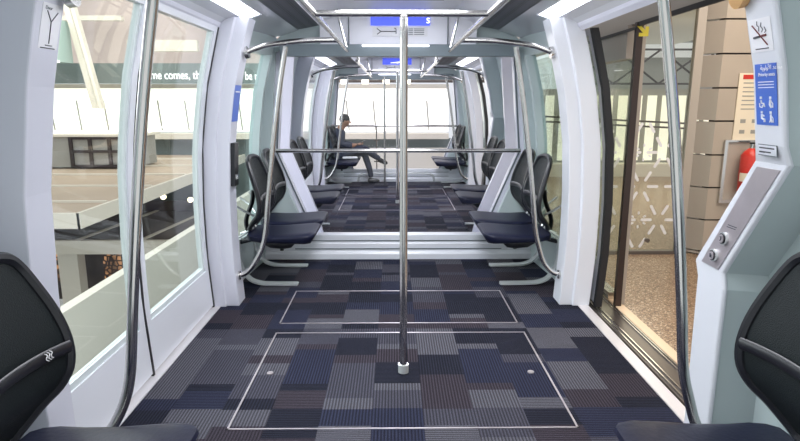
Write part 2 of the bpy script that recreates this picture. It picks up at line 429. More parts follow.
    tag(lt, 'slim lit strip along the beam above the end window of the %s car' % who, 'light')
    # blue information display
    d = empty('information_display', (CX, 5.37+o, 2.0)); tag(d, 'blue display above a line map, on the header of the %s car' % who, 'display')
    def hdr(x,z): return (x-0.0, 5.40-.04*(z-2.0)/.275+o-.012, z)
    def hbox(x0,x1,z0,z1,dy=0,t=.008):
        vs=[]
        for x in (x0,x1):
            for z in (z0,z1):
                a=hdr(x,z); vs += [(a[0]-CX,a[1]-dy-(5.37+o),a[2]-2.0),(a[0]-CX,a[1]-dy+t-(5.37+o),a[2]-2.0)]
        return MB().add(vs,[(0,2,3,1),(4,5,7,6),(0,1,5,4),(2,6,7,3),(0,4,6,2),(1,3,7,5)])
    hbox(-.205,.32,2.160,2.268).build('screen', M['display'], d)
    mm = Matrix.Translation((.285-CX-.0,-.003-.006+(5.40-.04*.66-5.37-.012)-.0,.175)) @ Matrix.Rotation(PI/2,4,'X')
    if near: textmesh('s', .10, M['dispwhite'], 'screen_lettering', d, Matrix.Translation((.245,-.016,.178)) @ Matrix.Rotation(PI/2,4,'X'))
    else:
        pl = MB()   # white aircraft pictogram
        pl.prism([(-.02,.20),(.10,.215),(.02,.185)], lambda u,v,t:(u,t,v), -.02, -.014)
        pl.prism([(-.10,.195),(.16,.205),(.20,.22),(.17,.195),(-.10,.185)], lambda u,v,t:(u,t,v), -.02, -.014)
        pl.build('aircraft_pictogram', M['dispwhite'], d)
    mp = hbox(-.19,.30,2.07,2.148,0,.004).build('line_map', M['paper'], d)
    lm = MB()
    for (x0,z0,x1,z1) in ((-.15,2.135,-.115,2.11),(-.15,2.085,-.115,2.11),(-.115,2.11,.02,2.11),(.02,2.09,.02,2.13),(.02,2.13,.005,2.138)):
        a=hdr(x0,z0); b=hdr(x1,z1)
        lm.tube([(a[0]-CX,a[1]-(5.37+o)-.004,a[2]-2.0),(b[0]-CX,b[1]-(5.37+o)-.004,b[2]-2.0)], .0035, 5)
    lm.build('map_line', M['ink'], mp)
    lm = MB()
    for i in range(4):
        for x0,x1 in ((.13,.17),(.18,.27)):
            a=hdr(x0,2.132-.015*i); lm.box(a[0]-CX, a[0]-CX+x1-x0, a[1]-(5.37+o)-.005, a[1]-(5.37+o)+.0, a[2]-2.0-.004, a[2]-2.0+.001)
    lm.build('map_caption', M['groove'], mp)

    # --- doors
    def leaf(parent, s, y0, y1, out, gask):
        a, b = out-.02, out+.02
        f = MB()
        wallslab(f, s, y0, y1, .02, .30, a, b, 4)
        wallslab(f, s, y0, y1, 1.955, 1.99, a, b, 2)
        wallslab(f, s, y0, y0+.06, .30, 1.955, a, b)
        wallslab(f, s, y1-.06, y1, .30, 1.955, a, b)
        f.build('door_leaf', M['white'], parent, smooth=True)
        i = MB()   # inner glazing bead
        wallslab(i, s, y0+.06, y1-.06, .30, .33, a+.008, b, 1)
        wallslab(i, s, y0+.06, y0+.085, .33, 1.955, a+.008, b)
        wallslab(i, s, y1-.085, y1-.06, .33, 1.955, a+.008, b)
        i.build('glazing_bead', M['bead'], parent, smooth=True)
        wallslab(MB(), s, y0+.085, y1-.085, .33, 1.955, out, out+.006).build('pane', M['doorglass'], parent, smooth=True)
        for gy0,gy1 in gask:
            wallslab(MB(), s, gy0, gy1, .0, 1.99, a-.004, b+.004).build('rubber_seal', M['black'], parent, smooth=True)
    d1 = empty('door_1', (0,0,0)); struct(d1)
    leaf(d1, -1, 1.975+o, 2.985+o, .0, [(2.985+o,3.005+o)])
    leaf(d1, -1, 3.005+o, 4.08+o, .0, [(4.08+o,4.10+o)])
    d2 = empty('door_2', (0,0,0)); struct(d2)
    leaf(d2, 1, 4.12+o, 5.12+o, .08, [(4.075+o,4.12+o)])
    leaf(d2, 1, .85+o, 1.80+o, .08, [(1.80+o,1.84+o)])
    # --- grab poles and rails
    PL = [(1.875,.795),(1.5,.865),(1.1,.925),(.77,.968),(.55,.995),(.42,1.03),(.31,1.09),(.24,1.15),(.215,1.21)]
    for s in (-1,1):
        sd = 'left' if s<0 else 'right'
        for (yy, yp, wh) in ((1.95,1.90,'front'),(4.20,4.22,'back')):
            y_ = yy+o
            e = empty('grab_rail', (X(s,1.2), y_, 0))
            tag(e, 'bowed steel grab pole at the %s edge of the %s doorway in the %s car' % ({'front':'near','back':'far'}[wh], sd, who), 'grab rail')
            loc = Vector((X(s,1.2), y_, 0))
            pts = smoothpath([Vector((X(s,L+(.02 if s>0 and z>.4 else 0)),y_,z))-loc for z,L in PL], 5)
            MB().tube(pts, .019, 12).build('upright', M['steel'], e, smooth=True)
            MB().disc(Vector((X(s,1.212),y_,.215))-loc, (1,0,0), .034, .02).build('flange', M['steel'], e, smooth=True)
            A = [(1.085,1.83),(1.03,1.856),(.93,1.888),(.765,1.912),(.62,1.925),(.44,1.93)]
            dy = .10 if yy>3 else -.10
            pts = smoothpath([Vector((X(s,L),y_+dy*(1.12-L)/.68,z))-loc for L,z in A], 5)
            MB().tube(pts, .019, 12).build('ceiling_arm', M['steel'], e, smooth=True)
            MB().disc(Vector((X(s,1.068),y_,1.835))-loc, (1,0,.2), .042, .025).build('flange', M['orange'] if (s>0 and near and wh=='front') else M['steel'], e, smooth=True)
        hr = empty('ceiling_handrail', (X(s,.44), 3.0+o, 1.93))
        tag(hr, 'long steel ceiling handrail on the %s side of the %s car' % (sd, who), 'handrail')
        MB().tube([(0,-2.1,0),(0,2.16,0)], .017, 12).build('rail', M['steel'], hr, smooth=True)
        for q in (-1.6,2.14):
            MB().tube([(0,q,.0),(s*.08,q,.33)], .012, 8).build('hanger', M['steel'], hr, smooth=True)
    cp = empty('centre_pole', (X(1,.01), 3.03+o, 0))
    tag(cp, 'straight steel pole standing in the middle of the %s car floor' % who, 'pole')
    MB().tube([(0,0,.02),(0,0,1.915)], .021, 16).build('pole', M['steel'], cp, smooth=True)
    MB().tube([(0,0,0.002),(0,0,.05)], .030, 16).build('base_collar', M['chrome'], cp, smooth=True)
    L = [(-.44,1.93),(0,1.93),(.44,1.93)]
    MB().tube([(x-.01,0,z) for x,z in L], .016, 12).build('cross_bar', M['steel'], cp, smooth=True)
    hr = empty('end_handrail', (CX, 5.36+o, 1.055))
    tag(hr, 'horizontal steel handrail across the end window of the %s car' % who, 'handrail')
    MB().tube([(-1.13,.0,0),(1.13,0,0)], .019, 12).build('rail', M['steel'], hr, smooth=True)
    for q in (-1.12,1.12): MB().tube([(q,0,0),(q,.12,0)], .014, 8).build('bracket', M['steel'], hr, smooth=True)
    # floor hatches: slim steel outlines
    for (x0,x1,y0,y1,wh) in ((-.78,.86,2.455,3.60,'larger'),(-.79,.85,3.77,4.46,'smaller')):
        t = .0045
        mb = MB()
        mb.box(x0-t,x1+t,y0-t+o,y0+t+o,-.001,.003).box(x0-t,x1+t,y1-t+o,y1+t+o,-.001,.003)
        mb.box(x0-t,x0+t,y0-t+o,y1+t+o,-.001,.003).box(x1-t,x1+t,y0-t+o,y1+t+o,-.001,.003)
        struct(mb.build('trim_floor_hatch', M['alu']))
    if near:
        for x in (.77,-.70): 
            tag(MB().disc((x,3.02,.003),(0,0,1),.018,.006).build('floor_bolt', M['alu']), 'round steel floor bolt %s of the centre pole' % ('right' if x>0 else 'left'), 'bolt')

build_car(0, True)
build_car(OFF, False)

# gangway plate between the two cars
struct(MB().box(X(-1,1.2), X(1,1.2), 5.58, OFF+.55, -.10, -.01).build('trim_gangway', M['grey']))

# ---- fixtures at the end of the far car
e = 11.0
br = empty('buffer_rail', (CX, 10.87, 0)); tag(br, 'low curved pale bumper rail along the floor at the end of the far car', 'rail')
pts = smoothpath([(-.72,.03,.02),(-.68,.0,.14),(-.5,0,.17),(0,0,.175),(.5,0,.17),(.68,.0,.14),(.72,.03,.02)],5)
MB().tube(pts, .022, 8).build('rail', M['chrome'], br, smooth=True)
gp = empty('slim_post', (-.33, 10.95, .24)); tag(gp, 'slim steel post with small brackets under the far end handrail', 'post')
MB().tube([(0,0,0),(0,0,.80)], .012, 8).build('post', M['steel'], gp, smooth=True)
for z in (.15,.55): MB().box(-.05,.05,-.02,.01,z-.012,z+.012).build('bracket', M['dsteel'], gp)
gp = empty('tall_post', (-.17, 10.55, 0)); tag(gp, 'tall steel pole just in front of the far end window', 'pole')
MB().tube([(0,0,0),(0,0,1.93)], .018, 10).build('pole', M['steel'], gp, smooth=True)

# ================================================================= chairs
def pan_mesh(prof, hw, edge, n=14, cr=.6):
    """side profile swept across the width, shrinking towards both sides"""
    cx = sum(p[0] for p in prof)/len(prof); cz = sum(p[1] for p in prof)/len(prof)
    xm = max(p[0] for p in prof); rows = []
    for i in range(n+1):
        u = -1+2*i/n; y = hw*math.sin(u*PI/2)
        q = max(0, (abs(y)-(hw-edge))/edge); f = math.sqrt(max(0, 1-q*q)); fz = .35+.65*f; fx = cr+(1-cr)*f
        rows.append([(cx+(x-cx)*fx, y, cz+(z-cz)*fz) for x,z in prof])
    return MB().grid(rows, True, False, True)
BK = [(.50,.150,.10),(.53,.165,.135),(.58,.195,.180),(.62,.225,.218),(.67,.245,.238),(.73,.248,.246),(.80,.238,.244),(.87,.220,.234),(.94,.200,.215),(1.01,.180,.190),(1.045,.172,.165),(1.06,.168,.130)]
def make_chair():
    t = empty('passenger_seat')
    prof = [(.10,.475),(.20,.468),(.35,.470),(.50,.484),(.60,.490),(.635,.482),(.640,.465),(.600,.405),(.560,.398),(.40,.402),(.20,.410),(.10,.430)]
    o = pan_mesh(prof, .245, .07).build('seat_cushion', M['cushion'], t, smooth=True)
    prof = [(.22,.41),(.46,.405),(.47,.385),(.43,.345),(.36,.335),(.26,.345),(.20,.38)]
    pan_mesh(prof, .12, .03).build('seat_mechanism', M['plastic'], t, smooth=True)
    MB().tube([(.34,-.02,.345),(.34,-.02,.305)], .016, 10).build('adjuster_knob', M['plastic'], t, smooth=True)
    # back: outline frame, mesh, lumbar bar, spine
    outl = [( x, y, z) for z,x,y in BK] + [(.166,.07,1.070),(.166,0,1.073),(.166,-.07,1.070)] + [(x,-y,z) for z,x,y in reversed(BK)] + [(.148,0,.492)]
    def bend(p): x,y,z = p; return (x -.050 + .45*y*y, y, z)
    outl = smoothpath([bend(p) for p in outl+outl[:1]], 3)[:-1]
    MB().tube(outl, .019, 8, closed=True).build('back_frame', M['plastic'], t, smooth=True)
    rows = []
    for z,x,y in BK+[(1.068,.166,.09)]:
        rows.append([bend((x-.008, y*k/6.0*.985, z)) for k in range(-6,7)])
    rows2 = [[(p[0]+.014,p[1],p[2]) for p in r] for r in rows]
    mb = MB(); n = len(rows[0]); m_ = len(rows)
    vs = [p for r in rows for p in r]+[p for r in rows2 for p in r]; N = n*m_; fs=[]
    for i in range(m_-1):
        for j in range(n-1):
            a = i*n+j; fs.append((a,a+1,a+n+1,a+n)); fs.append((N+a,N+a+n,N+a+n+1,N+a+1))
    for i in range(m_-1):
        for j in (0,n-1):
            a=i*n+j; fs.append((a,a+n,N+a+n,N+a))
    for j in range(n-1):
        for i in (0,m_-1):
            a=i*n+j; fs.append((a,a+1,N+a+1,N+a))
    mb.add(vs,fs).build('back_panel', M['mesh'], t, smooth=True)
    pts = [bend((.262, .235*k/6.0, .745+.012*(1-(k/6)**2))) for k in range(-6,7)]
    MB().tube(pts, .01, 8, flat=(.009,.020), ref=(1,0,0)).build('lumbar_bar', M['plastic'], t, smooth=True)
    MB().tube(smoothpath([(.22,0,.40),(.09,0,.44),(.055,0,.55),(.11,0,.70),(.125,0,.80)],4), .02, 8, flat=(.018,.035), ref=(1,0,0)).build('back_spine', M['plastic'], t, smooth=True)
    for q in (-1,1):
        MB().tube([(.13,.05*q,.60),(.06,.12*q,.66),(-.02,.13*q,.72)], .010, 6).build('recline_arm', M['chrome'], t, smooth=True)
        MB().tube([(.12,.04*q,.50),(.03,.09*q,.44),(-.02,.09*q,.42)], .010, 6).build('recline_arm', M['chrome'], t, smooth=True)
    # flat steel cantilever leg
    pts = smoothpath([(.00,0,.40),(-.02,0,.28),(0,0,.15),(.06,0,.06),(.14,0,.024),(.24,0,.016),(.42,0,.014),(.462,0,.014)],5)
    mb = MB(); rows=[]
    nP=len(pts)
    for i,p in enumerate(pts):
        tt=(pts[min(i+1,nP-1)]-pts[max(i-1,0)]).normalized(); nn=Vector((-tt.z,0,tt.x))*.007
        wv=.038 if i<nP-3 else (.032,.024,.012)[i-(nP-3)]
        rows.append([p+nn+Vector((0,wv,0)),p+nn-Vector((0,wv,0)),p-nn-Vector((0,wv,0)),p-nn+Vector((0,wv,0))])
    mb.grid(rows, True, False, True).build('steel_leg', M['chrome'], t, smooth=True)
    MB().tube([(.0,0,.37),(.14,0,.405),(.30,0,.395)], .018, 8).build('support_arm', M['plastic'], t, smooth=True)
    tag(t, 'x', 'seat', 'black passenger seats along both sides')
    return t
def dup(root):
    r = root.copy(); C.objects.link(r)
    for ch in list(root.children):
        c = ch.copy(); C.objects.link(c); c.parent = r
    return r
base = make_chair(); first = True
seats = [
 (-1,1.48,'black mesh-backed seat in the left foreground corner'),
 (1,1.48,'black mesh-backed seat in the right foreground corner, by the push buttons'),
 (-1,4.62,'black high-backed seat just behind the left doorway of the near car'),
 (-1,5.17,'black high-backed seat by the end window, left wall of the near car'),
 (1,4.62,'black high-backed seat just behind the right doorway of the near car'),
 (1,5.17,'black high-backed seat by the end window, right wall of the near car'),
 (-1,6.42,'first black seat beyond the end window, against the left wall of the far car'),
 (-1,7.02,'second black seat beyond the end window, against the left wall'),
 (1,6.42,'first black seat beyond the end window, against the right wall of the far car'),
 (1,7.02,'second black seat beyond the end window, against the right wall'),
 (-1,10.17,'empty black seat on the left of the far car, in front of the seated man'),
 (-1,10.77,'black seat the man in the suit is sitting on'),
 (1,10.17,'nearer black seat opposite the seated man, right wall of the far car'),
 (1,10.77,'last black seat at the far right end of the far car'),
]
for s,y,lb in seats:
    c = base if first else dup(base)
    if first and len(seats): first = False
    c.location = (X(s,1.30), y, 0); c.rotation_euler = (0,0,0 if s<0 else PI)
    c['label'] = lb
    if y == 1.48 and s < 0: nearL = c
# little printed mark on the near left seat
mk = MB()
for k in range(3):
    pts = smoothpath([(.232,.115+.012*k,.772),(.233,.125+.012*k,.764),(.233,.118+.012*k,.754),(.233,.130+.012*k,.744)],3)
    mk.tube(pts, .0016, 5)
lm = mk.build('printed_mark', M['whiteink'], None); lm.parent = nearL; lm['label'] = 'small white mark printed on the seat back'

# ================================================================= the passenger
def skinfig(name, verts, edges, radii, m, parent, root=0, sub=2):
    me = bpy.data.meshes.new(name); me.from_pydata(verts, edges, []); me.update()
    o = bpy.data.objects.new(name, me); C.objects.link(o); o.parent = parent
    sk = o.modifiers.new('skin','SKIN'); sk.use_smooth_shade = True
    for i,r in enumerate(radii):
        me.skin_vertices[0].data[i].radius = (r,r) if not isinstance(r,tuple) else r
    me.skin_vertices[0].data[root].use_root = True
    sb = o.modifiers.new('subd','SUBSURF'); sb.levels = sub; sb.render_levels = sub
    me.materials.append(m); return o
man = empty('person', (-1.06, 10.77, 0))
tag(man, 'seated man in a dark navy suit looking down at a phone, legs crossed', 'person')
# local: x forward (towards the aisle), y along the car, z up.  pelvis at x=.02
V = [(0,0,.56),(-.01,0,.72),(.02,0,.90),(.07,0,1.00),(.115,0,1.06),           #0-4 pelvis..neck
     (.17,0,1.12),(.19,0,1.20),                                              #5,6 head
     (.05,.17,.945),(.10,.22,.74),(.30,.13,.70),(.37,.07,.72),               #7-10 arm +y
     (.05,-.17,.945),(.10,-.22,.74),(.30,-.13,.70),(.37,-.05,.72),           #11-14 arm -y
     (.08,.10,.56),(.50,.09,.56),(.60,.06,.26),(.63,.05,.09),                #15-18 leg +y (standing leg)
     (.08,-.10,.57),(.50,-.03,.655),(.70,.06,.50),(.80,.08,.44)]             #19-22 crossed leg
E_ = [(0,1),(1,2),(2,3),(3,4),(4,5),(5,6),(2,7),(7,8),(8,9),(9,10),(2,11),(11,12),(12,13),(13,14),(0,15),(15,16),(16,17),(17,18),(0,19),(19,20),(20,21),(21,22)]
R_ = [.130,.135,.145,.085,.055,.086,.090,.066,.042,.034,.026,.052,.042,.034,.026,.082,.058,.044,.034,.082,.058,.044,.034]
skinfig('body', V, E_, R_, M['skin'], man)
sel = [0,1,2,3,7,8,9,11,12,13]
def sub(sel, rmul, name, m, extra=0, rad=None):
    ix = {a:i for i,a in enumerate(sel)}
    skinfig(name, [V[a] for a in sel], [(ix[a],ix[b]) for a,b in E_ if a in ix and b in ix], [(R_[a]*rmul+extra) for a in sel], m, man)
sub(sel, 1.10, 'suit_jacket', M['suit'], .012)
sub([0,15,16,17,18,19,20,21,22], 1.08, 'trousers', M['suit'], .012)
MB().tube([(.075,-.035,1.01),(.105,-.0,1.02),(.075,.035,1.01),(.04,0,1.04)], .018, 8, closed=True).build('shirt_collar', M['shirt'], man, smooth=True)
MB().tube([(.085,0,1.01),(.125,0,.94),(.135,0,.86)], [.02,.026,.012], 8).build('shirt_front', M['shirt'], man, smooth=True)
# hair, ears, nose
def ell(mb, c, r, n=12, zmin=-1, tilt=0):
    rows=[]
    for i in range(n+1):
        a = -PI/2+PI*i/n
        rows.append([(c[0]+r[0]*math.cos(a)*math.cos(2*PI*k/n)+tilt*r[2]*math.sin(a), c[1]+r[1]*math.cos(a)*math.sin(2*PI*k/n), c[2]+r[2]*max(zmin,math.sin(a))) for k in range(n)])
    return mb.grid(rows, True, False, True)
ell(MB(), (.152,0,1.180), (.098,.086,.102), 14, -.45, .0).build('hair', M['hair'], man, smooth=True)
mb = MB(); ell(mb,(.165,.082,1.135),(.018,.010,.03),8); ell(mb,(.165,-.082,1.135),(.018,.010,.03),8); mb.build('ear', M['skin'], man, smooth=True)
mb = MB().tube([(.250,0,1.145),(.264,0,1.118),(.252,0,1.105)], [.008,.013,.010], 8); mb.build('nose', M['skin'], man, smooth=True)
mb = MB(); ell(mb,(.240,.03,1.150),(.012,.012,.008),8); ell(mb,(.240,-.03,1.150),(.012,.012,.008),8); mb.build('eye', M['hair'], man, smooth=True)
MB().tube([(.238,-.022,1.07),(.246,0,1.072),(.238,.022,1.07)], .006, 6).build('mouth', M['maroon'], man, smooth=True)
for q,a in ((1,(.37,.07,.72)),(-1,(.37,-.05,.72))):
    mb = MB(); ax,ay,az = a
    ell(mb,(ax+.035,ay,az+.005),(.045,.035,.018),10)
    for k in range(4):
        y = ay+(-.026+.0175*k)
        mb.tube([(ax+.06,y,az+.005),(ax+.10+.006*(k in (1,2)),y-.006*q,az+.008),(ax+.115,y-.012*q,az+.026),(ax+.10,y-.016*q,az+.038)], [.010,.009,.008,.006], 8)
    mb.tube([(ax+.02,ay-.028*q,az+.008),(ax+.05,ay-.045*q,az+.022),(ax+.075,ay-.045*q,az+.035)], [.011,.010,.008], 8)
    mb.build('hand', M['skin'], man, smooth=True)
for nm,p,q in (('shoe',(.63,.05,.045),(.14,0,-.012)),('shoe',(.81,.085,.415),(.11,.02,-.055))):
    P0 = Vector(p); D = Vector(q)
    MB().tube([P0-D*.45, P0-D*.3, P0, P0+D*.5, P0+D*.95, P0+D*1.12], [.02,.042,.045,.042,.034,.014], 10).build(nm, M['shoe'], man, smooth=True)
ph = MB().box(-.035,.035,-.075,.075,-.004,.004).build('phone', M['plastic']); ph.location = (-.575, 10.785, .775); ph.rotation_euler = (0,-.5,0)
tag(ph, 'dark phone held in the hands of the seated man', 'phone')
nb = MB().box(-.13,.13,-.10,.10,-.006,.006).box(-.12,.13,-.09,.10,.0065,.012).build('folded_paper', M['shirt']); nb.location = (-.80, 10.50, .503); nb.rotation_euler=(0,.0,.15)
tag(nb, 'white folded papers lying on the seat beside the man', 'papers')

# ================================================================= signs and buttons
def wallface(s, z): return W(z)-.20
def signobj(name, label, s, y0, y1, z0, z1, m, lif, t=.003, cat='sign'):
    """thin plate on the inner face of a pillar, following its slope; returns (object, mapping)"""
    la, lb = lif(z0), lif(z1)
    def fn(u, v, d):   # u 0..1 along y , v 0..1 up, d off the surface
        return (X(s, la+(lb-la)*v-d), y0+(y1-y0)*u, z0+(z1-z0)*v)
    e_ = empty(name, fn(.5,0,0)); b = Vector(e_.location)
    tag(e_, label, cat)
    def plate(u0,u1,v0,v1,d0,d1,nm,mm,par=e_):
        vs = [Vector(fn(u,v,d))-b for d in (d0,d1) for v in (v0,v1) for u in (u0,u1)]
        return MB().add(vs,[(0,2,3,1),(4,5,7,6),(0,1,5,4),(2,6,7,3),(0,4,6,2),(1,3,7,5)]).build(nm,mm,par)
    def stroke(pts, r, nm, mm, d=.005, par=e_):
        return MB().tube([Vector(fn(u,v,d))-b for u,v in pts], r, 5).build(nm,mm,par)
    def text(body, u, v, size, mm, d=.0045, nm='lettering', flip=False):
        sl = math.atan2(lb-la, z1-z0)
        if s > 0: rot = Matrix(((0,0,-1,0),(-1,0,0,0),(0,1,0,0),(0,0,0,1)))   # reads from inside
        else:     rot = Matrix(((0,0,1,0),(1,0,0,0),(0,1,0,0),(0,0,0,1)))
        p = Vector(fn(u,v,d))-b
        tilt = Matrix.Rotation(s*sl if True else 0, 4, 'Y')
        return textmesh(body, size, mm, nm, e_, Matrix.Translation(p) @ tilt @ rot, .0004)
    return e_, plate, stroke, text
face = lambda z: W(z)-.20
# on the right-hand pillar u=0 is near the camera (right in view) and u=1 far (left in view)
e_, plate, stroke, text = signobj('no_smoking_sign', 'white no-smoking sticker on the right pillar near the ceiling', 1, 1.835, 1.945, 1.655, 1.755, M['paper'], face)
plate(0,1,0,1,.0003,.002,'sticker',M['paper'])
stroke([(.82,.82),(.22,.18)], .0020, 'slash', M['maroon'], .0035)
mb_pts = [[(.55,.62),(.52,.74),(.60,.80),(.58,.92)],[(.42,.58),(.36,.66),(.44,.76),(.40,.86)],[(.30,.55),(.22,.6),(.28,.72)]]
for p in mb_pts: stroke(p, .0012, 'smoke_line', M['ink'], .0032)
stroke([(.80,.44),(.52,.46)], .004, 'cigarette', M['ink'], .0032); stroke([(.42,.47),(.24,.48)], .004, 'cigarette', M['maroon'], .0032)
plate(.2,.8,.07,.10,.002,.0032,'text_line',M['ink'])
e_, plate, stroke, text = signobj('priority_seat_sign', 'tall blue priority seat sticker with four white figures on the right pillar', 1, 1.832, 1.94, 1.425, 1.618, M['blue'], face)
plate(0,1,0,1,.0003,.002,'sticker',M['blue'])
ar = ''.join(reversed('\uFEE3\uFED8\uFE8E\uFECB\uFEAA \uFE8D\uFEF7\uFEED\uFEDF\uFEEE\uFEF3\uFE94'))
text(ar, .70, .90, .020, M['whiteink'])
text('Priority seats', .80, .80, .0155, M['whiteink'])
for i in range(3): plate(.12,.85,.70-.045*i,.712-.045*i,.002,.0032,'text_line',M['whiteink'])
def person_icon(u, v, k):
    st = lambda pts, r=.0026: stroke(pts, r, 'pictogram', M['whiteink'], .0035)
    plate(u-.03,u+.045,v+.13,v+.17,.002,.0045,'pictogram_head',M['whiteink'])
    if k == 0:   st([(u,v+.11),(u-.02,v+.06),(u-.12,v+.055),(u-.16,v)]); st([(u+.08,v+.06),(u+.07,v),(u-.04,v-.01),(u-.06,v+.03)],.0016)
    elif k == 1: st([(u,v+.12),(u+.02,v+.04),(u-.04,v-.01)],.0036); st([(u,v+.10),(u-.1,v+.06),(u-.1,v-.01)],.0016)
    elif k == 2: st([(u,v+.12),(u,v+.05),(u-.12,v+.03),(u-.12,v-.01)],.0034); st([(u-.02,v+.10),(u-.10,v+.09)],.003)
    else:        st([(u,v+.12),(u,v+.05),(u-.06,v-.01)],.0028); st([(u,v+.05),(u+.06,v-.01)],.002); st([(u,v+.11),(u-.1,v+.05),(u-.11,v-.01)],.0013)
person_icon(.72,.30,0); person_icon(.28,.30,1); person_icon(.70,.06,2); person_icon(.28,.06,3)
e_, plate, stroke, text = signobj('notice_label', 'small framed white notice label on the right pillar above the steel button panel', 1, 1.838, 1.935, 1.325, 1.362, M['paper'], face)
plate(0,1,0,1,.0003,.002,'border',M['groove']); plate(.02,.98,.07,.93,.002,.003,'face',M['white'])
for i in range(2): plate(.3 if i else .12,.92,.62-.35*i,.74-.35*i,.003,.0036,'text_line',M['ink'])
plate(.62,.92,.25,.39,.0036,.004,'text_line',M['ink'])
# steel button panel on the slanting part
bp_ = empty('button_panel', (X(1,1.205), 2.06, .86)); tag(bp_, 'slanted brushed steel panel with two round push buttons on the right pillar', 'panel')
def sl(u, v, d=0):   # u across (0 near cam,1 far), v along slope
    ya = 2.125+(1.845-2.125)*v; z = .868+(1.282-.868)*v
    return Vector((1.245-d-X(1,1.205), ya+.125*u-2.06-.005, z-.86))
def slp(u0,u1,v0,v1,d0,d1,nm,mm):
    vs=[sl(u,v,d) for d in (d0,d1) for v in (v0,v1) for u in (u0,u1)]
    return MB().add(vs,[(0,2,3,1),(4,5,7,6),(0,1,5,4),(2,6,7,3),(0,4,6,2),(1,3,7,5)]).build(nm,mm,bp_)
slp(.02,.98,0,1,0,.004,'face_plate',M['alu'])
for v,k in ((.31,0),(.12,1)):
    c = sl(.52,v,.008)
    b1 = MB().disc(c,(1,0,0),.024,.012,24).build('button_ring', M['chrome'], bp_, smooth=True)
    MB().disc(c-Vector((.004,0,0)),(1,0,0),.0195,.012,24).build('button_rim', M['plastic'], b1, smooth=True)
    MB().disc(c-Vector((.007,0,0)),(1,0,0),.016,.012,24).build('button_cap', M['alu'], b1, smooth=True)
    mb = MB(); x0 = c.x-.0145
    if k: mb.box(x0,x0+.002,c.y-.006,c.y+.006,c.z-.008,c.z+.002).tube([(x0,c.y-.004,c.z),(x0,c.y-.004,c.z+.007),(x0,c.y+.004,c.z+.007),(x0,c.y+.004,c.z)],.0012,5)
    else: mb.tube([(x0,c.y+.005,c.z+.006),(x0,c.y-.003,c.z+.008),(x0,c.y-.005,c.z),(x0,c.y+.003,c.z-.008)],.0014,5)
    mb.build('button_symbol', M['ink'], b1)
for i in range(2): slp(.3,.75,.42+.02*i,.427+.02*i,.004,.005,'printed_line',M['ink'])
# left pillar sign, "Door" with a fork-shaped drawing
fl_ = lambda z: W(z)-.20
e_, plate, stroke, text = signobj('door_sign', 'white sticker with a thin fork shaped drawing at the top of the left pillar', -1, 1.845, 1.945, 1.655, 1.795, M['paper'], fl_)
plate(0,1,0,1,.0003,.002,'sticker',M['paper'])
for p in ([(.52,.16),(.50,.62)],[(.50,.62),(.24,.84)],[(.50,.62),(.80,.84)],[(.35,.12),(.70,.12)]): stroke(p,.0016,'drawing_line',M['ink'],.003)
text('Door', .10, .86, .016, M['groove'])
plate(.12,.88,.05,.07,.002,.0032,'text_line',M['ink'])
e_, plate, stroke, text = signobj('blue_strip_sticker', 'narrow blue sticker on the left pillar behind the doorway', -1, 4.125, 4.28, 1.36, 1.63, M['blue'], fl_)
plate(0,1,0,1,.0003,.002,'sticker',M['blue'])
plate(.15,.85,.75,.78,.002,.003,'text_line',M['whiteink'])
e_, plate, stroke, text = signobj('intercom_box', 'dark narrow intercom box on the left pillar behind the doorway', -1, 4.15, 4.25, .90, 1.21, M['plastic'], fl_, cat='intercom')
plate(0,1,0,1,.0003,.03,'case',M['plastic']); plate(.3,.7,.15,.25,.03,.036,'call_button',M['chrome'])

# ================================================================= platform side (right)
struct(MB().box(1.73, 9.5, .2, 16, -.2, -.004).build('floor_platform', M['terrazzo']))
struct(MB().box(1.66, 1.73, .2, 16, -.2, -.004).build('trim_platform_edge', M['cream']))
struct(MB().box(1.485, 1.66, .2, 16, -.25, -.014).build('trim_platform_track', M['dsteel']))
mb = MB()
for x in (1.50,1.53,1.625,1.645): mb.box(x,x+.008,.2,16,-.014,-.006)
struct(mb.build('trim_door_guide', M['steel']))
struct(MB().box(1.44, 1.485, .2, 16, -.4, -.10).build('trim_gap_filler', M['black']))
# cladding wall facing the camera, with joints, and the wall running alongside behind it
def cladding(nm, x0, x1, y, zj):
    mb = MB()
    for a,b in zip(zj, zj[1:]): mb.box(x0,x1,y,y+.05,a+.008,b-.008)
    struct(mb.build(nm, M['beige'])); struct(MB().box(x0,x1,y+.03,y+.12,zj[0],zj[-1]).build('trim_cladding_joint', M['joint']))
ZJ = [-.0,.036,.356,.677,.995,1.317,1.626,1.937,2.245,2.57,2.9]
cladding('wall_platform', 3.06, 7.5, 5.55, ZJ)
mb = MB()
for a,b in zip(ZJ, ZJ[1:]): mb.prism([(3.06,5.55),(2.90,5.72),(2.90,5.80),(3.06,5.80)], lambda u,v,t:(u,v,t), a+.008, b-.008)
struct(mb.build('wall_platform_return', M['beige2']))
struct(MB().box(6.6,6.7,.2,5.55,0,2.9).build('wall_platform_side', M['beige']))
struct(MB().box(1.70,7.5,.2,16,3.0,3.1).build('ceiling_platform', M['hallcream']))
# fascia over the platform doors
f = MB().box(1.68,1.74,.2,9.5,2.03,2.30).box(1.69,1.74,.2,9.5,2.32,2.62).box(1.69,1.74,.2,9.5,2.64,3.0)
struct(f.build('trim_platform_fascia', M['beige2']))
struct(MB().box(1.70,1.735,.2,9.5,2.29,2.66).build('trim_fascia_joint', M['joint']))
struct(MB().box(1.66,1.675,.2,4.10,2.0,2.03).box(1.646,1.654,4.1,5.4,1.98,2.0).build('trim_platform_door_head', M['black']))
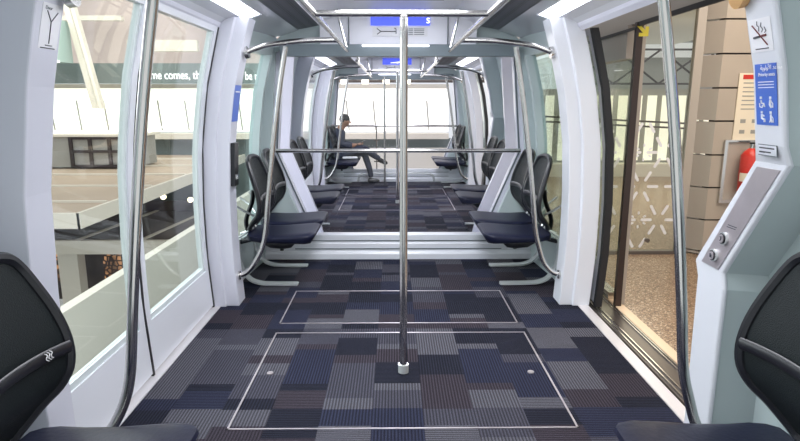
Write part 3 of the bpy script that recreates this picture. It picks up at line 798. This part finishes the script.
# fixed platform screen beyond the doorway
ps = empty('platform_screen', (1.70, 4.1, 0)); tag(ps, 'fixed glass platform screen with a dark bronze post, beyond the right doorway', 'glass screen')
MB().box(-.045,0,0,.04,-.01,2.03).build('post', M['brownpost'], ps)
MB().box(-.0,.04,.04,.08,-.01,2.03).build('side_frame', M['beige'], ps)
MB().box(-.01,.01,.16,1.30,.05,1.80).build('pane', M['psdglass'], ps)
MB().box(-.04,.04,.16,1.30,-.01,.05).build('bottom_rail', M['steel'], ps)
MB().box(-.045,.045,.16,1.30,1.80,2.03).build('header_panel', M['beige2'], ps)
MB().box(-.04,.04,1.30,1.42,-.01,2.03).build('end_post', M['beige'], ps)
ar_ = MB().prism([(-.045,.030),(-.030,.045),(.012,.003),(.012,.03),(.035,.03),(.035,-.035),(-.03,-.035),(-.03,-.012),(-.003,-.012)], lambda u,v,t:(u,t,v), -.003, 0)
ar_o = ar_.build('arrow_sticker', M['yellow'], ps); ar_o.location = (.0,-.002,1.97)
# more of the screen beside the far car
p2 = empty('platform_screen', (1.70, 5.6, 0)); tag(p2, 'plain glass platform screen beside the gap between the cars', 'glass screen')
MB().box(-.01,.01,.0,1.7,.05,1.98).build('pane', M['psdglass'], p2); MB().box(-.04,.04,0,1.7,-.01,.05).build('bottom_rail', M['steel'], p2)
MB().box(-.04,.04,1.7,1.8,-.01,2.03).build('post', M['brownpost'], p2)

# patterned glass partition
pg = empty('patterned_glass_partition', (2.0, 5.62, 0)); tag(pg, 'glass partition with a pale star pattern of short dashes on the platform', 'partition')
MB().box(-.35,.82,0,.012,.03,2.4).build('pane', M['psdglass'], pg)
MB().box(-.35,.92,-.03,.04,-.004,.03).build('base_rail', M['dsteel'], pg)
MB().box(.82,.90,-.03,.03,.03,2.5).build('frame_post', M['beige2'], pg)
pat = []
def dash(x, z, a, L=.10, r=.0145):
    c, s_ = math.cos(a), math.sin(a); n = 6; pts = []
    for k in range(n+1): t = -PI/2+PI*k/n; pts.append((L/2+r*math.cos(t), r*math.sin(t)))
    for k in range(n+1): t = PI/2+PI*k/n; pts.append((-L/2+r*math.cos(t), r*math.sin(t)))
    return [(x+c*u-s_*v, z+s_*u+c*v) for u,v in pts]
mb = MB()
TILE = [(-.08,0,0),(.08,0,0),(-.14,.10,60),(.14,.10,-60),(-.14,-.10,-60),(.14,-.10,60),(-.06,.235,60),(.06,.235,-60),(-.06,-.235,-60),(.06,-.235,60),(-.115,.335,0),(.115,.335,0)]
for cx_ in (.43-.40,.43,.83):
    for cz_ in (.345,.345+.67):
        for x,z,a in TILE:
            if -.30 < cx_+x < .76 and cz_+z < 1.35: mb.prism(dash(cx_+x, cz_+z, math.radians(a), .085, .014), lambda u,v,t:(u,t,v), -.004, -.001)
        for k in range(6):
            a = k*PI/3+PI/6; x, z = cx_+.07*math.cos(a), cz_+.07*math.sin(a)
            if x < .76: mb.prism(dash(x, z, a, .016, .009), lambda u,v,t:(u,t,v), -.004, -.001)
o_ = mb.build('dash_pattern', M['paper'], pg)
MB().disc((.53,-.02,.14),(0,1,0),.022,.03).build('glass_clamp', M['dsteel'], pg, smooth=True)
# bright upright slats beyond
sc = empty('slatted_screen', (5.0, 12, 0)); tag(sc, 'row of bright cream upright slats far behind the patterned glass', 'screen')
mb = MB()
for i in range(16): mb.box(-2.2+.30*i,-2.2+.30*i+.17,0,.06,.30,1.62)
mb.build('slats', M['slat'], sc)
MB().box(-2.3,2.7,.08,.14,.25,1.75).build('back_panel', M['hallgrey'], sc)
MB().tube([(-2.3,-.25,1.22),(2.7,-.25,.98)], .02, 6).tube([(-2.3,-.25,1.12),(2.7,-.25,.88)], .02, 6).build('handrail', M['dsteel'], sc)
MB().box(-2.3,2.7,-.3,.1,-.004,.25).build('plinth', M['hallcream'], sc)
# poster and extinguisher on the cladding
po = empty('safety_poster', (3.40, 5.545, 1.10)); tag(po, 'cream poster with a red heading on the platform cladding', 'poster')
MB().box(-.165,.20,-.008,0,.02,.66).build('sheet', M['creampaper'], po)
MB().box(-.13,.20,-.011,-.008,.605,.645).build('heading', M['red'], po)
for i in range(7): MB().box(-.12,.16,-.010,-.008,.565-.04*i,.575-.04*i).build('text_line', M['hallgrey'], po)
for i in range(2):
    for j in range(3): MB().box(-.11+.11*j,-.06+.11*j,-.010,-.008,.20-.10*i,.235-.10*i).build('pictogram', M['hallgrey'], po)
ec = empty('extinguisher_cabinet', (3.36, 5.545, .56)); tag(ec, 'shallow steel recess frame around the red fire extinguisher', 'cabinet')
MB().box(-.20,-.17,-.03,0,.0,.56).box(.17,.20,-.03,0,.0,.56).box(-.20,.20,-.03,0,-.03,0).box(-.20,.20,-.03,0,.56,.58).build('frame', M['steel'], ec)
MB().box(-.17,.17,-.012,-.002,0,.56).build('back_plate', M['beige2'], ec)
fe = empty('fire_extinguisher', (3.36, 5.42, .64)); tag(fe, 'red fire extinguisher with a white label hanging on the platform cladding', 'extinguisher')
MB().tube([(0,0,0),(0,0,.015),(0,0,.36),(0,0,.40),(0,0,.43)], [.075,.085,.085,.06,.025], 20).build('cylinder', M['red'], fe, smooth=True)
MB().tube([(0,0,.43),(0,0,.47)], .02, 10).build('valve', M['steel'], fe, smooth=True)
MB().box(-.02,.09,-.01,.01,.47,.485).build('handle', M['black'], fe)
MB().tube(smoothpath([(.02,-.02,.45),(.11,-.03,.40),(.11,-.03,.2),(.10,-.03,.08)],5), .011, 8).build('hose', M['black'], fe, smooth=True)
rows = []
for z in (.12,.20): rows.append([(.0865*math.cos(-PI/2+a*PI/10), .0865*math.sin(-PI/2+a*PI/10), z) for a in range(-5,6)])
MB().grid(rows).build('paper_label', M['creampaper'], fe, smooth=True)

# ================================================================= the hall beyond
# guideway parapet along the left side
struct(MB().box(-2.40,-2.33,.2,20,-2.0,.02).box(-2.41,-2.32,.2,20,.02,.05).build('wall_parapet', M['parapet']))
# balcony slabs, one for each tier seen through the left doorway
b1 = empty('beige_terrace', (-7.2, 13.0, -1.0)); tag(b1, 'wide beige stepped terrace roof below, seen through the left doorway glass', 'terrace')
MB().box(-14,0,0,14.8,-.10,0).build('slab', M['hallbeige'], b1)
MB().box(-14,.06,-.08,0,-.34,.02).box(0,.08,-.08,14.8,-.34,.03).build('edge_beam', M['hallcream'], b1)
for i in range(5):
    MB().box(-14,-.05,1.4+2.8*i,1.5+2.8*i,0,.05).build('ridge', M['hallcream'], b1)
b2 = empty('lower_terrace', (-12.0, 19.5, -3.2)); tag(b2, 'lower curved terrace with dark slatted top and pale rim, under the beige terrace', 'terrace')
MB().box(-12,9,0,5.5,-.30,0).build('slab', M['halldark'], b2)
MB().box(-12,9,-.15,0,-.45,.03).build('rim', M['hallcream'], b2)
for i in range(9): MB().prism([(-10+2.2*i,0),(-9.85+2.2*i,0),(-9.3+2.2*i,5.5),(-9.45+2.2*i,5.5)], lambda u,v,t:(u,v,t), 0,.04).build('rib', M['hallcream'], b2)
for i in range(3):
    c_ = MB().box(-.35,.35,0,.5,-4.5,-.45).build('hall_column', M['hallcream']); c_.location = (-11.75+5.6*i, 20.2, -3.2)
    tag(c_, ('leftmost','middle','rightmost')[i]+' square cream column under the lower terrace', 'column')
for i,(x,wd) in enumerate(((-10.9,2.1),(-8.7,2.3),(-13.6,1.6))):
    lp = MB().box(0,wd,0,.08,-1.9,-.62).build('lattice_panel', M['lattice']); lp.location = (x,21.0,-3.2)
    tag(lp, ('dark lattice panel glowing orange, middle one below the terrace','dark lattice panel glowing orange, rightmost below the terrace','dark lattice panel glowing orange, left of the column')[i], 'screen')
cf = MB().box(-8,10,0,.3,-4,.5).build('cafe_wall', M['halldark']); cf.location = (-12, 25.2, -3.3); tag(cf, 'dim brown shop wall between the two terraces', 'wall')
struct(MB().box(-30,-2.7,8,60,-9.2,-9).build('floor_hall', M['hallgrey']))
for i in range(3):
    l_ = MB().disc((0,0,0),(0,1,0),.10,.1).build('shop_lamp', M['lampglow']); l_.location = (-9.5+1.1*i, 23.6, -2.35-.12*i)
    tag(l_, ('left','middle','right')[i]+' warm round lamp glowing between the terraces', 'lamp', 'warm lamps below the terrace')
ki = empty('grey_kiosk', (-13.0, 22.0, -.945)); tag(ki, 'grey kiosk with shelving on the beige terrace', 'kiosk')
MB().box(-5,3.2,0,2,0,1.15).build('body', M['hallgrey'], ki); MB().box(-5.1,3.4,-.1,2.1,1.15,1.24).build('top', M['hallcream'], ki)
mb = MB()
for i in range(4): mb.box(.8+.72*i,.92+.72*i,-.09,-.001,0,1.15)
for z in (.0,.55,1.05): mb.box(.8,3.1,-.07,-.001,z,z+.1)
mb.build('shelving', M['joint'], ki)
db = MB().box(-4,0,0,1,0,.55).build('dark_bench', M['halldark']); db.location = (-12.3,18.6,-.945); tag(db,'dark low block on the beige terrace in front of the kiosk','bench')
# bright backlit barrier behind everything, with thin posts
bb = empty('backlit_barrier', (0, 28, 0)); tag(bb, 'long glowing white barrier wall with thin dark posts across the hall', 'barrier')
MB().box(-26,2.6,0,.2,.10,2.10).build('panel', M['barrier'], bb)
MB().box(-26,2.6,-.05,.25,2.10,2.30).build('top_rail', M['hallcream'], bb)
MB().box(-26,2.6,-.3,.3,-.25,.02).build('base_ledge', M['hallcream'], bb)
mb = MB()
for i in range(22): mb.tube([(-25+1.27*i,-.05,.15),(-25.12+1.27*i,-.05,1.55)], .035, 5)
mb.build('thin_post', M['hallgrey'], bb)['kind'] = 'stuff'
struct(MB().box(-26,8,28.4,28.6,-3.5,-.25).build('wall_hall_back', M['slate']))
struct(MB().box(-2.2,3.2,14,28,-1.2,-1.0).build('floor_guideway', M['halldark']))
struct(MB().box(-2.2,3.2,12.6,12.8,-1.2,.5).build('wall_guideway_end', M['hallcream']))
# end of hall above barrier: grey truss zone seen through the end window
tr = empty('roof_truss', (0, 27, 2.4)); tag(tr, 'grey roof truss band with lamps above the glowing barrier', 'truss')
MB().box(-4.5,4.5,.9,1.0,0,2.0).build('backing', M['hallgrey'], tr)
mb = MB()
for i in range(7): mb.tube([(-4.2+1.2*i,0,0),(-3.0+1.2*i,0,1.4)], .05, 5).tube([(-3.0+1.2*i,0,0),(-4.2+1.2*i,0,1.4)], .05, 5)
mb.tube([(-4.5,0,0),(4.5,0,0)],.06,5).tube([(-4.5,0,1.4),(4.5,0,1.4)],.06,5)
mb.build('lattice', M['halldark'], tr)
for i in range(4): MB().box(-2.4+.95*i,-2.1+.95*i,-.2,-.1,-.12,.06).build('lamp', M['lampglow'], tr)
# truss seen over the platform through the right doorway
t2 = empty('platform_truss', (8.0, 17, 2.0)); tag(t2, 'grey crossed roof truss with a white band, seen above the platform screen', 'truss')
MB().box(-3,4,.6,.7,-.2,3.4).build('backing', M['hallgrey'], t2)
MB().box(-3,4,.2,.3,.75,1.15).build('white_band', M['whiteink'], t2)
mb = MB()
for i in range(5):
    for z in (0.0,1.2): mb.tube([(-3+1.3*i,0,z+.0),(-1.7+1.3*i,0,z+.95)], .03, 5).tube([(-1.7+1.3*i,0,z),(-3+1.3*i,0,z+.95)], .03, 5)
for z in (.0,.95,1.2,2.15): mb.tube([(-3,0,z),(4,0,z)], .03, 5)
mb.build('lattice', M['joint'], t2)
for i in range(4): MB().disc((-1.9+.5*i,-.1,2.05+.03*i),(0,1,0),.075,.06).build('lamp', M['lampglow'], t2)
# banner with lettering, upper hall wall, slanted columns
bn = empty('glass_banner', (-13.5, 27.2, 2.25)); tag(bn, 'grey glass banner with white lettering above the glowing barrier, seen through the left doors', 'banner')
MB().box(-9,8.6,0,.1,.05,.95).build('panel', M['slate'], bn)
rx = Matrix.Rotation(PI/2,4,'X')
textmesh('time comes, th', .53, M['dispwhite'], 'lettering', bn, Matrix.Translation((2.20,-.03,.25)) @ rx @ Matrix.Diagonal((.78,1,1,1)), .01)
textmesh('n be re', .52, M['dispwhite'], 'lettering', bn, Matrix.Translation((6.45,-.03,.22)) @ rx @ Matrix.Diagonal((.66,1,1,1)), .01)
hb = MB().box(0,3.2,0,.3,0,.5).build('hall_beam', M['hallcream']); hb.location = (-12.2, 27.6, 3.75); tag(hb, 'pale horizontal beam high above the banner lettering', 'beam')
hb = MB().box(-.9,3.5,0,.3,0,.22).build('hall_beam', M['hallcream']); hb.location = (-16.2, 28.4, 5.2); tag(hb, 'slim pale beam at the top, left of the doors seam', 'beam')
wu = MB().box(-24,-5,30,30.2,2.5,7).build('wall_hall_upper', M['pink']); struct(wu)
for i,(x,w_) in enumerate(((-13.0,.22),(-12.3,.12))):
    co = MB().prism([(0,0),(w_,0),(w_-1.1,6),(-1.1,6)], lambda u,v,t:(u,t,v), 0, .3).build('slanted_column', M['hallcream'])
    co.location = (x, 25.5-.8*i, 1.2); tag(co, ('thicker','thinner')[i]+' slanted white column in front of the glass banner', 'column')
tb = empty('teal_glass_booth', (-14.65, 24.6, 2.2)); tag(tb, 'pale teal glass booth beside the left pillar', 'booth')
MB().box(-1.5,.9,0,1.2,.9,2.6).build('glass_box', M['hallteal'], tb); MB().box(-1.5,1.0,-.06,0,1.7,1.8).box(-1.5,1.0,-.06,0,.85,.95).build('frame', M['whiteink'], tb)
MB().box(-1.2,-.7,.2,.6,-2.4,.9).build('support', M['hallgrey'], tb)
cy = MB().box(-.35,.35,0,.1,0,.72).build('warning_sign', M['ink'], bn); cy.location = (1.9, -.3, -.70); cy['label'] = 'small black sign with yellow marks'
MB().box(-.18,.2,-.02,0,.32,.44).build('yellow_mark', M['yellow'], cy); MB().box(-.18,.2,-.02,0,.12,.24).build('yellow_mark', M['yellow'], cy)
